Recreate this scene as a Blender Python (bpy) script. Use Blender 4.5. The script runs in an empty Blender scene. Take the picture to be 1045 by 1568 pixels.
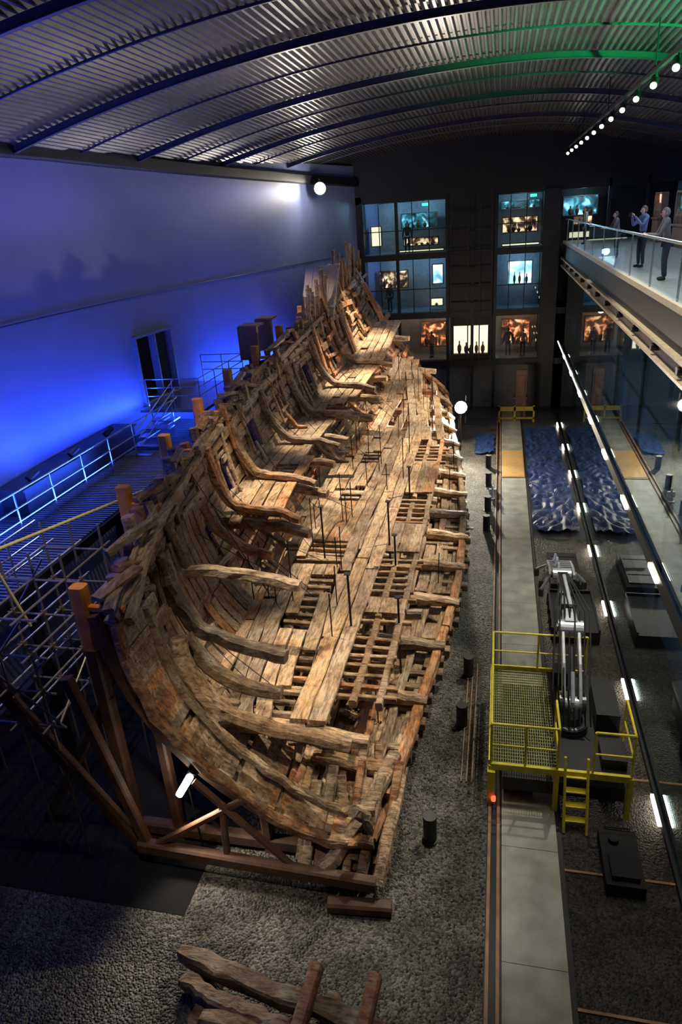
import bpy, bmesh, math, random
import numpy as np
from mathutils import Vector, Matrix, noise as mnoise
random.seed(7)
R=random.random
def U(a,b): return a+(b-a)*random.random()
H=12.0
bpy.context.scene.view_settings.view_transform='Standard'
# ------------------------------------------------------------ materials
def newmat(name):
    m=bpy.data.materials.new(name); m.use_nodes=True
    nt=m.node_tree; b=nt.nodes['Principled BSDF']
    return m,nt,b
def simple(name,col,rough=.5,metal=0,emit=None,es=0,noise=.15,ns=6.0,bump=0.0):
    m,nt,b=newmat(name)
    tc=nt.nodes.new('ShaderNodeTexCoord'); n=nt.nodes.new('ShaderNodeTexNoise')
    n.inputs['Scale'].default_value=ns; n.inputs['Detail'].default_value=5
    nt.links.new(tc.outputs['Object'],n.inputs['Vector'])
    r=nt.nodes.new('ShaderNodeValToRGB')
    r.color_ramp.elements[0].position=.3; r.color_ramp.elements[1].position=.7
    r.color_ramp.elements[0].color=(*[c*(1-noise) for c in col],1)
    r.color_ramp.elements[1].color=(*[min(1,c*(1+noise)) for c in col],1)
    nt.links.new(n.outputs['Fac'],r.inputs['Fac']); nt.links.new(r.outputs['Color'],b.inputs['Base Color'])
    b.inputs['Roughness'].default_value=rough; b.inputs['Metallic'].default_value=metal
    if emit:
        b.inputs['Emission Color'].default_value=(*emit,1); b.inputs['Emission Strength'].default_value=es
    if bump>0:
        bp=nt.nodes.new('ShaderNodeBump'); bp.inputs['Strength'].default_value=bump
        nt.links.new(n.outputs['Fac'],bp.inputs['Height']); nt.links.new(bp.outputs['Normal'],b.inputs['Normal'])
    return m
def display(name,cols,es,scale=2.5):
    """back-lit printed exhibition graphic: blotchy procedural picture"""
    m,nt,b=newmat(name); L=nt.links.new
    tc=nt.nodes.new('ShaderNodeTexCoord'); n=nt.nodes.new('ShaderNodeTexNoise'); n.inputs['Scale'].default_value=scale; n.inputs['Detail'].default_value=2; n.inputs['Distortion'].default_value=.6
    L(tc.outputs['Object'],n.inputs['Vector']); r=nt.nodes.new('ShaderNodeValToRGB')
    pos=[.38,.5,.56,.66]
    while len(r.color_ramp.elements)<4: r.color_ramp.elements.new(.5)
    for e,p,c in zip(r.color_ramp.elements,pos,cols): e.position=p; e.color=(*c,1)
    L(n.outputs['Fac'],r.inputs['Fac']); L(r.outputs['Color'],b.inputs['Emission Color']); b.inputs['Emission Strength'].default_value=es
    b.inputs['Base Color'].default_value=(.05,.05,.05,1)
    return m
def woodmat(name,rough=.43,stretch=(7,1.0,7)):
    m,nt,b=newmat(name); L=nt.links.new
    tc=nt.nodes.new('ShaderNodeTexCoord'); mp=nt.nodes.new('ShaderNodeMapping')
    mp.inputs['Scale'].default_value=stretch
    L(tc.outputs['Object'],mp.inputs['Vector'])
    n=nt.nodes.new('ShaderNodeTexNoise'); n.inputs['Scale'].default_value=2.6; n.inputs['Detail'].default_value=10; n.inputs['Roughness'].default_value=.72
    L(mp.outputs['Vector'],n.inputs['Vector'])
    n2=nt.nodes.new('ShaderNodeTexNoise'); n2.inputs['Scale'].default_value=1.7; n2.inputs['Detail'].default_value=7; n2.inputs['Roughness'].default_value=.68
    L(tc.outputs['Object'],n2.inputs['Vector'])
    at=nt.nodes.new('ShaderNodeAttribute'); at.attribute_name='Col'
    r=nt.nodes.new('ShaderNodeValToRGB')
    r.color_ramp.elements[0].position=.34; r.color_ramp.elements[0].color=(.16,.125,.1,1)
    r.color_ramp.elements[1].position=.56; r.color_ramp.elements[1].color=(1.2,1.2,1.2,1)
    L(n.outputs['Fac'],r.inputs['Fac'])
    g=nt.nodes.new('ShaderNodeMixRGB'); g.inputs[2].default_value=(.5,.43,.33,1)
    rg=nt.nodes.new('ShaderNodeMapRange'); rg.inputs[1].default_value=.5; rg.inputs[2].default_value=.68; rg.inputs[4].default_value=.6
    L(n2.outputs['Fac'],rg.inputs[0]); L(rg.outputs[0],g.inputs[0]); L(at.outputs['Color'],g.inputs[1])
    mx=nt.nodes.new('ShaderNodeMixRGB'); mx.blend_type='MULTIPLY'; mx.inputs[0].default_value=1
    L(g.outputs[0],mx.inputs[1]); L(r.outputs['Color'],mx.inputs[2])
    r2=nt.nodes.new('ShaderNodeValToRGB'); r2.color_ramp.elements[0].position=.33; r2.color_ramp.elements[0].color=(.36,.29,.24,1)
    r2.color_ramp.elements[1].position=.5; r2.color_ramp.elements[1].color=(1,1,1,1)
    L(n2.outputs['Fac'],r2.inputs['Fac'])
    m2=nt.nodes.new('ShaderNodeMixRGB'); m2.blend_type='MULTIPLY'; m2.inputs[0].default_value=1
    L(mx.outputs[0],m2.inputs[1]); L(r2.outputs['Color'],m2.inputs[2])
    L(m2.outputs[0],b.inputs['Base Color'])
    b.inputs['Roughness'].default_value=rough
    bp=nt.nodes.new('ShaderNodeBump'); bp.inputs['Strength'].default_value=1; bp.inputs['Distance'].default_value=.06
    L(n.outputs['Fac'],bp.inputs['Height']); L(bp.outputs['Normal'],b.inputs['Normal'])
    return m
M={}
M['wood']=woodmat('aged_oak')
M['woodx']=woodmat('aged_oak_cross',stretch=(1.5,7,4))
M['dark']=simple('black_painted_steel',(.014,.014,.016),.5,.2)
M['steel']=simple('galvanised_steel',(.35,.36,.38),.35,.8)
M['chrome']=simple('brushed_rail',(.55,.56,.6),.25,.9)
M['yellow']=simple('yellow_paint',(.78,.65,.03),.45)
M['orange']=simple('orange_timber_post',(.75,.28,.05),.6,noise=.35,ns=3)
M['rust']=simple('rusty_steel',(.075,.032,.016),.65,noise=.45,ns=3,bump=.2)
M['rail']=simple('rusty_rail',(.3,.16,.08),.55,noise=.4,ns=3)
M['white']=simple('white_paint',(.75,.76,.78),.4)
M['rubber']=simple('matt_black',(.012,.012,.013),.8)
def emis(name,c,s): return simple(name,c,.5,emit=c,es=s,noise=.02)
M['eW']=emis('lamp_warm',(1,.9,.72),200)
M['eS']=emis('strip_warm',(1,.88,.7),12)
M['eT']=emis('spot_lens',(1,.97,.9),14)
M['eG']=emis('exit_green',(.05,1,.45),2.5)
def gravel(name,c1,c2):
    m,nt,b=newmat(name); L=nt.links.new
    tc=nt.nodes.new('ShaderNodeTexCoord'); v=nt.nodes.new('ShaderNodeTexVoronoi'); v.inputs['Scale'].default_value=24
    L(tc.outputs['Object'],v.inputs['Vector'])
    r=nt.nodes.new('ShaderNodeValToRGB'); r.color_ramp.elements[0].color=(*c1,1); r.color_ramp.elements[1].color=(*c2,1)
    s=nt.nodes.new('ShaderNodeSeparateColor'); L(v.outputs['Color'],s.inputs['Color']); L(s.outputs[0],r.inputs['Fac'])
    n=nt.nodes.new('ShaderNodeTexNoise'); n.inputs['Scale'].default_value=1.1; n.inputs['Detail'].default_value=6; L(tc.outputs['Object'],n.inputs['Vector'])
    r2=nt.nodes.new('ShaderNodeValToRGB'); r2.color_ramp.elements[0].position=.3; r2.color_ramp.elements[0].color=(.35,.35,.35,1); r2.color_ramp.elements[1].position=.65
    L(n.outputs['Fac'],r2.inputs['Fac'])
    mx=nt.nodes.new('ShaderNodeMixRGB'); mx.blend_type='MULTIPLY'; mx.inputs[0].default_value=1
    L(r.outputs['Color'],mx.inputs[1]); L(r2.outputs['Color'],mx.inputs[2]); L(mx.outputs[0],b.inputs['Base Color'])
    b.inputs['Roughness'].default_value=.6
    bp=nt.nodes.new('ShaderNodeBump'); bp.inputs['Strength'].default_value=1; bp.inputs['Distance'].default_value=.05; bp.invert=True
    L(v.outputs['Distance'],bp.inputs['Height']); L(bp.outputs['Normal'],b.inputs['Normal'])
    return m
M['gravel']=gravel('grey_gravel',(.025,.023,.019),(.25,.235,.19))
M['gravel2']=gravel('dark_gravel',(.02,.018,.016),(.10,.09,.075))
M['conc']=simple('concrete_path',(.3,.3,.24),.6,noise=.3,ns=1.6,bump=.1)
M['wallL']=simple('blue_grey_wall_panel',(.2,.23,.42),.5,noise=.05,ns=1)
M['ceil']=simple('corrugated_metal',(.14,.132,.14),.38,.6,noise=.2,ns=2)
M['tarp']=simple('blue_tarpaulin',(.008,.03,.13),.55,noise=.5,ns=3,bump=.3)
M['board']=simple('plywood_board',(.5,.3,.1),.5)
def glass(name,fac,gain,tint):
    m=bpy.data.materials.new(name); m.use_nodes=True; nt=m.node_tree; nt.nodes.clear(); L=nt.links.new
    o=nt.nodes.new('ShaderNodeOutputMaterial'); mx=nt.nodes.new('ShaderNodeMixShader'); t=nt.nodes.new('ShaderNodeBsdfTransparent')
    t.inputs[0].default_value=(*tint,1); g=nt.nodes.new('ShaderNodeBsdfGlossy'); g.inputs['Roughness'].default_value=.012; g.inputs['Color'].default_value=(.85,.92,.95,1)
    f=nt.nodes.new('ShaderNodeLayerWeight'); f.inputs[0].default_value=.5
    p=nt.nodes.new('ShaderNodeMath'); p.operation='POWER'; p.inputs[1].default_value=4
    a=nt.nodes.new('ShaderNodeMath'); a.operation='MULTIPLY_ADD'; a.inputs[1].default_value=gain; a.inputs[2].default_value=fac; a.use_clamp=True
    L(f.outputs['Facing'],p.inputs[0]); L(p.outputs[0],a.inputs[0]); L(a.outputs[0],mx.inputs[0]); L(t.outputs[0],mx.inputs[1]); L(g.outputs[0],mx.inputs[2]); L(mx.outputs[0],o.inputs[0])
    return m
M['glassR']=glass('tinted_gallery_glass',.26,.75,(.62,.72,.76))
M['glassC']=glass('clear_glass',.03,.3,(.9,.96,.96))
# ------------------------------------------------------------ mesh builder
class MB:
    def __init__(s): s.v=[];s.f=[];s.c=[]
    def prism(s,pts,ups,w,h,col=(.3,.3,.3),cham=.18,jit=0.0):
        n=len(pts); base=len(s.v)
        w=w if hasattr(w,'__len__') else [w]*n; h=h if hasattr(h,'__len__') else [h]*n
        for i in range(n):
            a=pts[max(0,i-1)];b=pts[min(n-1,i+1)]
            t=(b-a); t=t.normalized() if t.length>1e-6 else Vector((0,1,0))
            up=ups[i] if isinstance(ups,list) else ups
            sd=t.cross(up)
            if sd.length<1e-4: sd=t.cross(Vector((1,0,.01)))
            sd.normalize(); u=sd.cross(t).normalized()
            hw=w[i]/2;hh=h[i]/2;c=cham*min(hw,hh)*2
            off=Vector((U(-jit,jit),U(-jit,jit),U(-jit,jit))) if jit else Vector((0,0,0))
            for x,y in ((-hw+c,-hh),(hw-c,-hh),(hw,-hh+c),(hw,hh-c),(hw-c,hh),(-hw+c,hh),(-hw,hh-c),(-hw,-hh+c)):
                if jit: x+=U(-jit,jit)*.5;y+=U(-jit,jit)*.5
                s.v.append(pts[i]+off+sd*x+u*y); s.c.append(col)
        for i in range(n-1):
            for k in range(8):
                k2=(k+1)%8
                s.f.append((base+i*8+k,base+i*8+k2,base+i*8+8+k2,base+i*8+8+k))
        s.f.append(tuple(base+k for k in range(7,-1,-1))); s.f.append(tuple(base+(n-1)*8+k for k in range(8)))
    def bar(s,a,b,w,h=None,col=(.3,.3,.3),up=Vector((0,0,1)),**k):
        a=Vector(a);b=Vector(b)
        s.prism([a,b],up,w,h or w,col,**k)
    def box(s,x0,x1,y0,y1,z0,z1,col=(.3,.3,.3)):
        b=len(s.v)
        for x in(x0,x1):
            for y in(y0,y1):
                for z in(z0,z1): s.v.append(Vector((x,y,z))); s.c.append(col)
        for q in((0,1,3,2),(4,6,7,5),(0,4,5,1),(2,3,7,6),(0,2,6,4),(1,5,7,3)): s.f.append(tuple(b+i for i in q))
    def tube(s,pts,r,n=8,col=(.3,.3,.3)):
        pts=[Vector(p) for p in pts]; base=len(s.v); m=len(pts)
        rr=r if hasattr(r,'__len__') else [r]*m
        for i in range(m):
            t=(pts[min(m-1,i+1)]-pts[max(0,i-1)]).normalized()
            a=t.cross(Vector((0,0,1)))
            if a.length<.05: a=t.cross(Vector((1,0,0)))
            a.normalize(); b=t.cross(a)
            for k in range(n):
                an=2*math.pi*k/n; s.v.append(pts[i]+a*math.cos(an)*rr[i]+b*math.sin(an)*rr[i]); s.c.append(col)
        for i in range(m-1):
            for k in range(n):
                k2=(k+1)%n; s.f.append((base+i*n+k,base+i*n+k2,base+(i+1)*n+k2,base+(i+1)*n+k))
        s.f.append(tuple(base+k for k in range(n-1,-1,-1))); s.f.append(tuple(base+(m-1)*n+k for k in range(n)))
    def obj(s,name,mat,parent=None,smooth=False):
        me=bpy.data.meshes.new(name); me.from_pydata([tuple(p) for p in s.v],[],s.f)
        ca=me.color_attributes.new('Col','FLOAT_COLOR','POINT')
        arr=np.ones((len(s.v),4),dtype=np.float32)
        if s.c: arr[:,:3]=np.array(s.c,dtype=np.float32)
        ca.data.foreach_set('color',arr.ravel())
        bm=bmesh.new(); bm.from_mesh(me); bmesh.ops.recalc_face_normals(bm,faces=bm.faces[:]); bm.to_mesh(me); bm.free()
        if smooth: me.polygons.foreach_set('use_smooth',[True]*len(me.polygons))
        me.materials.append(mat)
        o=bpy.data.objects.new(name,me); bpy.context.collection.objects.link(o)
        if parent: o.parent=parent
        return o
def empty(name,loc=(0,0,0)):
    e=bpy.data.objects.new(name,None); e.location=loc; bpy.context.collection.objects.link(e); return e
V=Vector
def wc(l=1.0):
    k=U(.6,1.25)*l; q=U(-.015,.03); g=U(0,.3)
    c=(.47*k+q,.29*k,.145*k-q*.3); a=sum(c)/3
    if R()<.09: c=(c[0]*1.12,c[1]*.84,c[2]*.68); g=0
    return tuple(max(.005,x*(1-g)+a*g) for x in c)
# ------------------------------------------------------------ hull form
YS=[9.3,11,13,18.5,23,28,33,38,41.5]
SEC=[
[(-2.1,1.0),(-2.9,1.0),(-3.8,1.4),(-4.7,2.1),(-5.6,3.0),(-6.3,4.2),(-6.6,5.6)],
[(-1.75,1.1),(-2.9,1.15),(-4.2,1.5),(-5.3,2.2),(-6.2,3.2),(-6.8,4.6),(-7.0,6.1)],
[(-1.5,1.15),(-2.8,1.2),(-4.3,1.55),(-5.6,2.3),(-6.6,3.4),(-7.2,4.9),(-7.4,6.4)],
[(-.95,1.2),(-2.6,1.3),(-4.4,1.65),(-6.1,2.4),(-7.2,3.6),(-7.9,5.1),(-8.2,6.7)],
[(-1.0,1.3),(-2.6,1.4),(-4.4,1.8),(-6.1,2.6),(-7.3,3.8),(-8.15,5.4),(-8.5,7.0)],
[(-1.4,1.4),(-2.8,1.6),(-4.5,2.0),(-6.1,2.8),(-7.3,4.0),(-8.1,5.7),(-8.5,7.4)],
[(-2.05,1.5),(-3.2,1.9),(-4.6,2.5),(-5.9,3.4),(-7.0,4.6),(-7.8,6.2),(-8.3,8.0)],
[(-2.7,1.7),(-3.6,2.4),(-4.7,3.3),(-5.8,4.4),(-6.7,5.6),(-7.5,7.1),(-8.1,8.7)],
[(-3.4,2.1),(-4.2,3.1),(-5.1,4.1),(-5.9,5.2),(-6.7,6.4),(-7.4,7.8),(-8.1,9.1)]]
SA=np.array(SEC)
def herm(xs,ys,x):
    n=len(xs); i=max(0,min(n-2,int(np.searchsorted(xs,x))-1))
    def sl(j):
        if j==0: return (ys[1]-ys[0])/(xs[1]-xs[0])
        if j==n-1: return (ys[-1]-ys[-2])/(xs[-1]-xs[-2])
        return (ys[j+1]-ys[j-1])/(xs[j+1]-xs[j-1])
    h=xs[i+1]-xs[i]; u=(x-xs[i])/h
    if u<0: return ys[0]+sl(0)*(x-xs[0])
    if u>1: return ys[-1]+sl(n-1)*(x-xs[-1])
    return (2*u**3-3*u*u+1)*ys[i]+(u**3-2*u*u+u)*h*sl(i)+(-2*u**3+3*u*u)*ys[i+1]+(u**3-u*u)*h*sl(i+1)
TT=[i/6 for i in range(7)]
_c={}
def prof(Y):
    k=round(Y,2)
    if k not in _c: _c[k]=np.array([herm(YS,SA[:,j,:],Y) for j in range(7)])
    return _c[k]
def hp(Y,t):
    p=herm(TT,prof(Y),t); return V((float(p[0]),Y,float(p[1])))
def hn(Y,t):
    a=hp(Y+.1,t)-hp(Y-.1,t); b=hp(Y,t+.02)-hp(Y,t-.02)
    n=b.cross(a).normalized()
    if n.x+n.z<0: n=-n
    return n
_t={}
def t_at_z(Y,z):
    k=(round(Y,2),round(z,2))
    if k in _t: return _t[k]
    r=1.0
    for i in range(60,220):
        if hp(Y,i/200).z>=z: r=i/200; break
    _t[k]=r; return r
def zmain(Y): return float(np.interp(Y,[9,26,33,38,42],[4.5,4.55,5.2,6.3,7.2]))
def zorl(Y): return float(np.interp(Y,[9,20,28,33,38,42],[2.8,2.75,2.95,3.5,4.6,5.4]))
ship=empty('shipwreck_hull')
PORTS=[(17.6,.86),(20.9,.86),(24.4,.85),(28.2,.84),(32,.82)]
def cut(a,b,t,ht=.05,hy=.42):
    segs=[(a,b)]
    for yp,tp in PORTS:
        ns=[]
        for a,b in segs:
            if abs(t-tp)<ht and b>yp-hy and a<yp+hy:
                if yp-hy-a>.25: ns.append((a,yp-hy))
                if b-yp-hy>.25: ns.append((yp+hy,b))
            else: ns.append((a,b))
        segs=ns
    return segs
hb=MB(); NR=25
for r in range(NR):
    t=(r+.5)/NR*1.01; y=U(9.1,9.6)+(0 if t>.25 else U(0,.5))
    while y<41.6:
        L=U(3,9); y2=min(y+L,41.8-U(0,1.0))
        if y2-y<.5: break
        miss=.03 if t>.3 else .08
        if R()>miss:
            for a,b in cut(y,y2,t):
                n=max(2,int((b-a)/.5)+1); col=wc(.8 if t<.3 else .9)
                pw=(hp((a+b)/2,t+.5/NR)-hp((a+b)/2,t-.5/NR)).length
                ys=[a+(b-a)*i/(n-1) for i in range(n)]; off=U(-.03,.04)
                hb.prism([hp(q,t)+hn(q,t)*off for q in ys],[hn(q,t) for q in ys],[pw*U(.88,1.0) for _ in ys],.1,col,jit=.014,cham=.1)
        y=y2+U(.02,.08)
hb.obj('hull_planking',M['wood'],ship)
ib=MB()
for r in range(21):
    t=.03+r*.046; y=U(10.4,12) if t<.45 else U(14.9,15.4)
    while y<40.5:
        L=U(3,9); y2=min(y+L,41)
        pr=.93 if t>.72 else (.62 if t<.5 else .6)
        if R()<pr:
            for a,b in cut(y,y2,t):
                n=max(2,int((b-a)/.5)+1); ys=[a+(b-a)*i/(n-1) for i in range(n)]
                th=U(.05,.11); wd=U(.33,.43) if t>.45 else U(.24,.4)
                ib.prism([hp(q,t)+hn(q,t)*(.06+th/2) for q in ys],[hn(q,t) for q in ys],[wd*U(.93,1.03) for _ in ys],th,wc(1.25 if t>.72 else 1.05),jit=.013,cham=.1)
        y=y2+U(.03,.5)
ib.obj('ceiling_planks',M['wood'],ship)
fb=MB(); y=9.7
while y<41.9:
    t0=.0-U(0,.02); t1=1.0+U(-.03,.05)
    if y>30: t1+=U(0,.08)
    n=16; ts=[t0+(t1-t0)*i/(n-1) for i in range(n)]
    w=U(.2,.28)
    if any(abs(y-yp)<.38 for yp,tp in PORTS): ts=[t for t in ts if t<.8]
    fb.prism([hp(y,t)-hn(y,t)*.2 for t in ts],[hn(y,t) for t in ts],w,.26,wc(.75),jit=.02)
    y+=U(.45,.6)
fb.obj('frames',M['woodx'],ship)
rb=MB(); y=10.0
while y<14.9:
    for ta,tb in ((.5,.7),(.7,.93)):
        ta+=U(-.02,.03); tb+=U(-.03,.01); n=6; ts=[ta+(tb-ta)*i/(n-1) for i in range(n)]
        rb.prism([hp(y,t)+hn(y,t)*.1 for t in ts],[hn(y,t) for t in ts],U(.26,.31),.08,wc(.8),jit=.01,cham=.1)
    y+=.33
y=10.8
while y<40:
    t0=-.005; t1=U(.27,.36)*(1 if y<30 else .7); n=14; ts=[t0+(t1-t0)*i/(n-1) for i in range(n)]; sk=U(-.9,-.2)
    rb.prism([hp(y+sk*t,t)+hn(y,t)*(.29+.08*math.sin(t*9)) for t in ts],[hn(y,t) for t in ts],[.32*(.8+.35*math.sin(3.1*i/(n-1))) for i in range(n)],[.32*(.7+.4*math.sin(3.1*i/(n-1))) for i in range(n)],wc(1.4),jit=.025,cham=.25)
    y+=U(1.8,2.2)
y=10
while y<41:
    if R()<.45:
        t0=.0+U(0,.03); t1=U(.08,.18); n=5; ts=[t0+(t1-t0)*i/(n-1) for i in range(n)]
        rb.prism([hp(y,t)+hn(y,t)*.1 for t in ts],[hn(y,t) for t in ts],U(.14,.22),.12,wc(1.0),jit=.02)
    y+=U(.5,.9)
y=15
while y<41:
    if R()<.6 or y>29:
        t0=U(.9,.95); t1=1.0+U(-.02,.03); n=4; ts=[t0+(t1-t0)*i/(n-1) for i in range(n)]
        rb.prism([hp(y,t)+hn(y,t)*.16 for t in ts],[hn(y,t) for t in ts],U(.16,.26),.14,wc(.95),jit=.02)
    y+=U(.9,1.6)
rb.obj('riders_and_futtocks',M['woodx'],ship)
kb=MB()
for t,w,h,a,b in ((.015,.24,.2,10.2,40),(.16,.4,.3,10.5,40),(.27,.3,.2,10.5,38),(.985,.2,.16,9.4,41),(.955,.26,.1,15,40),(.09,.22,.12,11,37)):
    y=a
    while y<b:
        y2=min(b,y+U(5,9)); n=max(3,int((y2-y)/.6)); ys=[y+(y2-y)*i/(n-1) for i in range(n)]
        if t<.9 or R()<.8: kb.prism([hp(q,t)+hn(q,t)*(.1+h/2) for q in ys],[hn(q,t) for q in ys],[w*U(.86,1.08) for _ in ys],h,wc(1.15),jit=.022)
        y=y2+U(.02,.3 if t>.5 else .05)
kb.obj('keelson_and_stringers',M['wood'],ship)
db=MB(); jb=MB()
def wl(y,z): return hp(y,t_at_z(y,z)).x
def holecut(a,b,x,holes):
    segs=[(a,b)]
    for ya,yb,xa,xb in holes:
        if xa<x<xb:
            ns=[]
            for a,b in segs:
                if b>ya and a<yb:
                    if ya-a>.3: ns.append((a,ya))
                    if b-yb>.3: ns.append((yb,b))
                else: ns.append((a,b))
            segs=ns
    return segs
def deck(zf,xin,ys0,ye,step,bx,prob,cl,holes,pw=.36,kneep=.35):
    y=ys0+.3
    while y<ye:
        z=zf(y); xh=wl(y,z); xe=bx(y); n=11; pts=[]; sk=U(-.45,-.05); sag=U(-.08,.1)
        for i in range(n):
            u=i/(n-1); pts.append(V((xh-.1+(xe-xh+.1)*u, y+sk*u*u, z-.14+sag*math.sin(u*math.pi)-.08*u*u)))
        jb.prism(pts,V((0,0,1)),[.32*(1.05-.25*i/(n-1)) for i in range(n)],[.38-.14*i/(n-1) for i in range(n)],wc(1.3),jit=.025,cham=.22)
        tk=t_at_z(y,z)
        if R()<kneep:
            kp=[V((xh+.7,y+.22,z+.14)),V((xh+.3,y+.22,z+.2)),hp(y+.22,min(1,tk+.06))+hn(y,tk)*.18,hp(y+.22,min(1,tk+.13))+hn(y,tk)*.14]
            jb.prism(kp,V((0,1,0)),[.18]*4,[.1,.18,.18,.1],wc(1.0),jit=.012)
        y+=step*U(.94,1.06)
    for ya,yb,xa,xb in holes:
        y=ya+.15
        while y<yb: jb.bar((xa-.1,y,zf(y)-.02),(xb+.1,y,zf(y)-.02),.12,.12,wc(1.1),jit=.012); y+=.36
    k=0
    while k<16:
        y=ys0+U(-.4,.5)
        while y<ye:
            L=U(2.6,8); y2=min(y+L,ye-U(0,.6))
            if y2-y<.4: break
            z=zf((y+y2)/2); xx=wl((y+y2)/2,z)+.2+k*pw
            if R()<prob(k,y):
                cc=wc(cl); lift=U(-.015,.035)
                for a,b in holecut(y,y2,xx,holes):
                    n=max(2,int((b-a)/.6)+1); pts=[]
                    for i in range(n):
                        q=a+(b-a)*i/(n-1); z=zf(q); pts.append(V((wl(q,z)+.2+k*pw,q,z+.08+lift+.02*math.sin(q*1.3+k))))
                    if pts[0].x<xin(a)+.05 and pts[-1].x<xin(b)+.25: db.prism(pts,V((0,0,1)),[pw*U(.82,.98) for _ in pts],.08,cc,jit=.012,cham=.12)
            y=y2+U(.03,.16)
        k+=1
MH=[(19.5,20.4,-7.0,-6.3),(26.5,27.4,-7.0,-6.2)]
deck(zmain,lambda y:wl(y,zmain(y))+1.6,16,39,2.6,lambda y:wl(y,zmain(y))+U(2.0,2.9),lambda k,y:.94 if k<4 else .35,1.3,MH)
OH=[(10.4,11.3,-4.7,-3.9),(11.2,12.6,-4.2,-3.75),(13.4,16.2,-5.0,-4.4),(16.8,18.4,-5.6,-4.3),(21.5,22.6,-5.6,-4.8),(25.2,26.5,-5.2,-4.4)]
deck(zorl,lambda y:-3.25-max(0,y-30)*.15,10.0,38,2.4,lambda y:-2.0-max(0,y-30)*.17+U(-.6,.3),lambda k,y:.92,1.1,OH,kneep=.5)
# large crooked knees / half beams standing proud of the side
for yk in (16.4,19.0,22.6,26.0,29.6,33.0):
    z=zmain(yk); tk=t_at_z(yk,z); x=wl(yk,z)
    P=[hp(yk,min(1,tk+.2))+hn(yk,tk)*.22,hp(yk,tk+.1)+hn(yk,tk)*.28,V((x+.35,yk,z+.42)),V((x+.9,yk-.05,z+.27)),V((x+1.7,yk-.15,z+.24)),V((x+2.4,yk-.3,z+.1))]
    out=[]
    for i in range(len(P)-1):
        for k in range(3):
            u=k/3; a=P[max(0,i-1)];b=P[i];c=P[i+1];d=P[min(len(P)-1,i+2)]
            out.append(.5*((2*b)+(c-a)*u+(2*a-5*b+4*c-d)*u*u+(3*b-3*c+d-a)*u**3))
    out.append(P[-1]); n=len(out)
    jb.prism(out,V((0,1,0)),[.3*(1-.35*i/n) for i in range(n)],[.26*(1-.2*i/n) for i in range(n)],wc(1.25),jit=.02,cham=.24)
for k,(x,w) in enumerate(((-3.68,.36),(-3.3,.36))):
    y=10.2
    while y<36:
        y2=min(36,y+U(4,7)); n=12; ys=[y+(y2-y)*i/(n-1) for i in range(n)]
        db.prism([V((x-max(0,q-30)*.15,q,zorl(q)+.16)) for q in ys],V((0,0,1)),[w*U(.9,1) for _ in ys],.09,wc(1.45),jit=.012,cham=.1); y=y2+.04
for x in (-2.2,-2.75):
    y=11
    while y<33:
        y2=min(33,y+U(3,5)); n=7; ys=[y+(y2-y)*i/(n-1) for i in range(n)]
        jb.prism([V((x-max(0,q-28)*.12,q,zorl(q)+.0)) for q in ys],V((0,0,1)),.16,.2,wc(1),jit=.02); y=y2+U(0,.8)
for ya,yb in ((11.2,14.2),(15.2,17.6),(20,22),(25.5,27.5)):
    y=ya
    while y<yb:
        if R()<.85: jb.bar((-3.3,y,zorl(y)+.03),(-2.15+U(-.2,.3),y+U(-.05,.05),zorl(y)+.03),.1,.11,wc(1.15),jit=.012)
        y+=.36
for ya,yb in ((14.4,15.1),(17.8,19.8),(22.3,25.3),(28,33)):
    for x in (-2.95,-2.6,-2.3):
        if R()<.8:
            ys=[ya+(yb-ya)*i/4 for i in range(5)]; db.prism([V((x-max(0,q-28)*.12,q,zorl(q)+.1)) for q in ys],V((0,0,1)),.32,.07,wc(1.3),jit=.014)
db.obj('deck_planks',M['wood'],ship); jb.obj('deck_beams_and_knees',M['woodx'],ship)
sb=MB()
def big(pts,w,h,l=.9,up=V((0,.2,1))):
    P=[V(p) for p in pts]; out=[]
    for i in range(len(P)-1):
        for k in range(4):
            u=k/4; a=P[max(0,i-1)];b=P[i];c=P[i+1];d=P[min(len(P)-1,i+2)]
            out.append(.5*((2*b)+(c-a)*u+(2*a-5*b+4*c-d)*u*u+(3*b-3*c+d-a)*u**3))
    out.append(P[-1]); n=len(out)
    sb.prism(out,up,[w*U(.9,1.07) for _ in out],[h*(1-.25*i/n) for i in range(n)],wc(l),jit=.024,cham=.24)
big([(-5.7,9.75,5.0),(-5.55,9.7,4.3),(-5.0,9.6,3.6),(-4.1,9.6,3.25),(-3.2,9.6,3.15),(-2.5,9.6,3.0)],.28,.32,1.1)
big([(-6.75,11.6,5.7),(-6.5,11.3,5.0),(-6.0,11.2,4.3),(-5.2,11.2,3.95),(-4.1,11.1,3.8)],.3,.36,.4)
big([(-7.3,12.8,4.7),(-6.2,12.8,4.75),(-5.2,12.8,4.7),(-4.2,12.7,4.55)],.28,.3,1.2)
big([(-7.1,14.6,5.6),(-6.8,14.6,5.0),(-6.2,14.6,4.5),(-5.4,14.5,4.3)],.24,.28,1.2)
big([(-5.9,10.4,4.6),(-5.4,10.3,4.0),(-4.7,10.3,3.6),(-4.0,10.3,3.5)],.28,.32,.5)
big([(-7.2,12.8,5.9),(-7.0,12.8,5.3),(-6.9,12.8,4.7)],.22,.22,.8)
for off,dy,w,l in ((.02,-.05,.2,.8),(.45,.35,.16,.9)):
    ts=[.0+1.0*i/22 for i in range(23)]
    sb.prism([hp(9.3,t)+hn(9.3,t)*off+V((0,dy-.2*math.sin(t*3.1),0)) for t in ts],V((0,1,0)),[w*U(.85,1.1) for _ in ts],w,wc(l),jit=.028)
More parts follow.
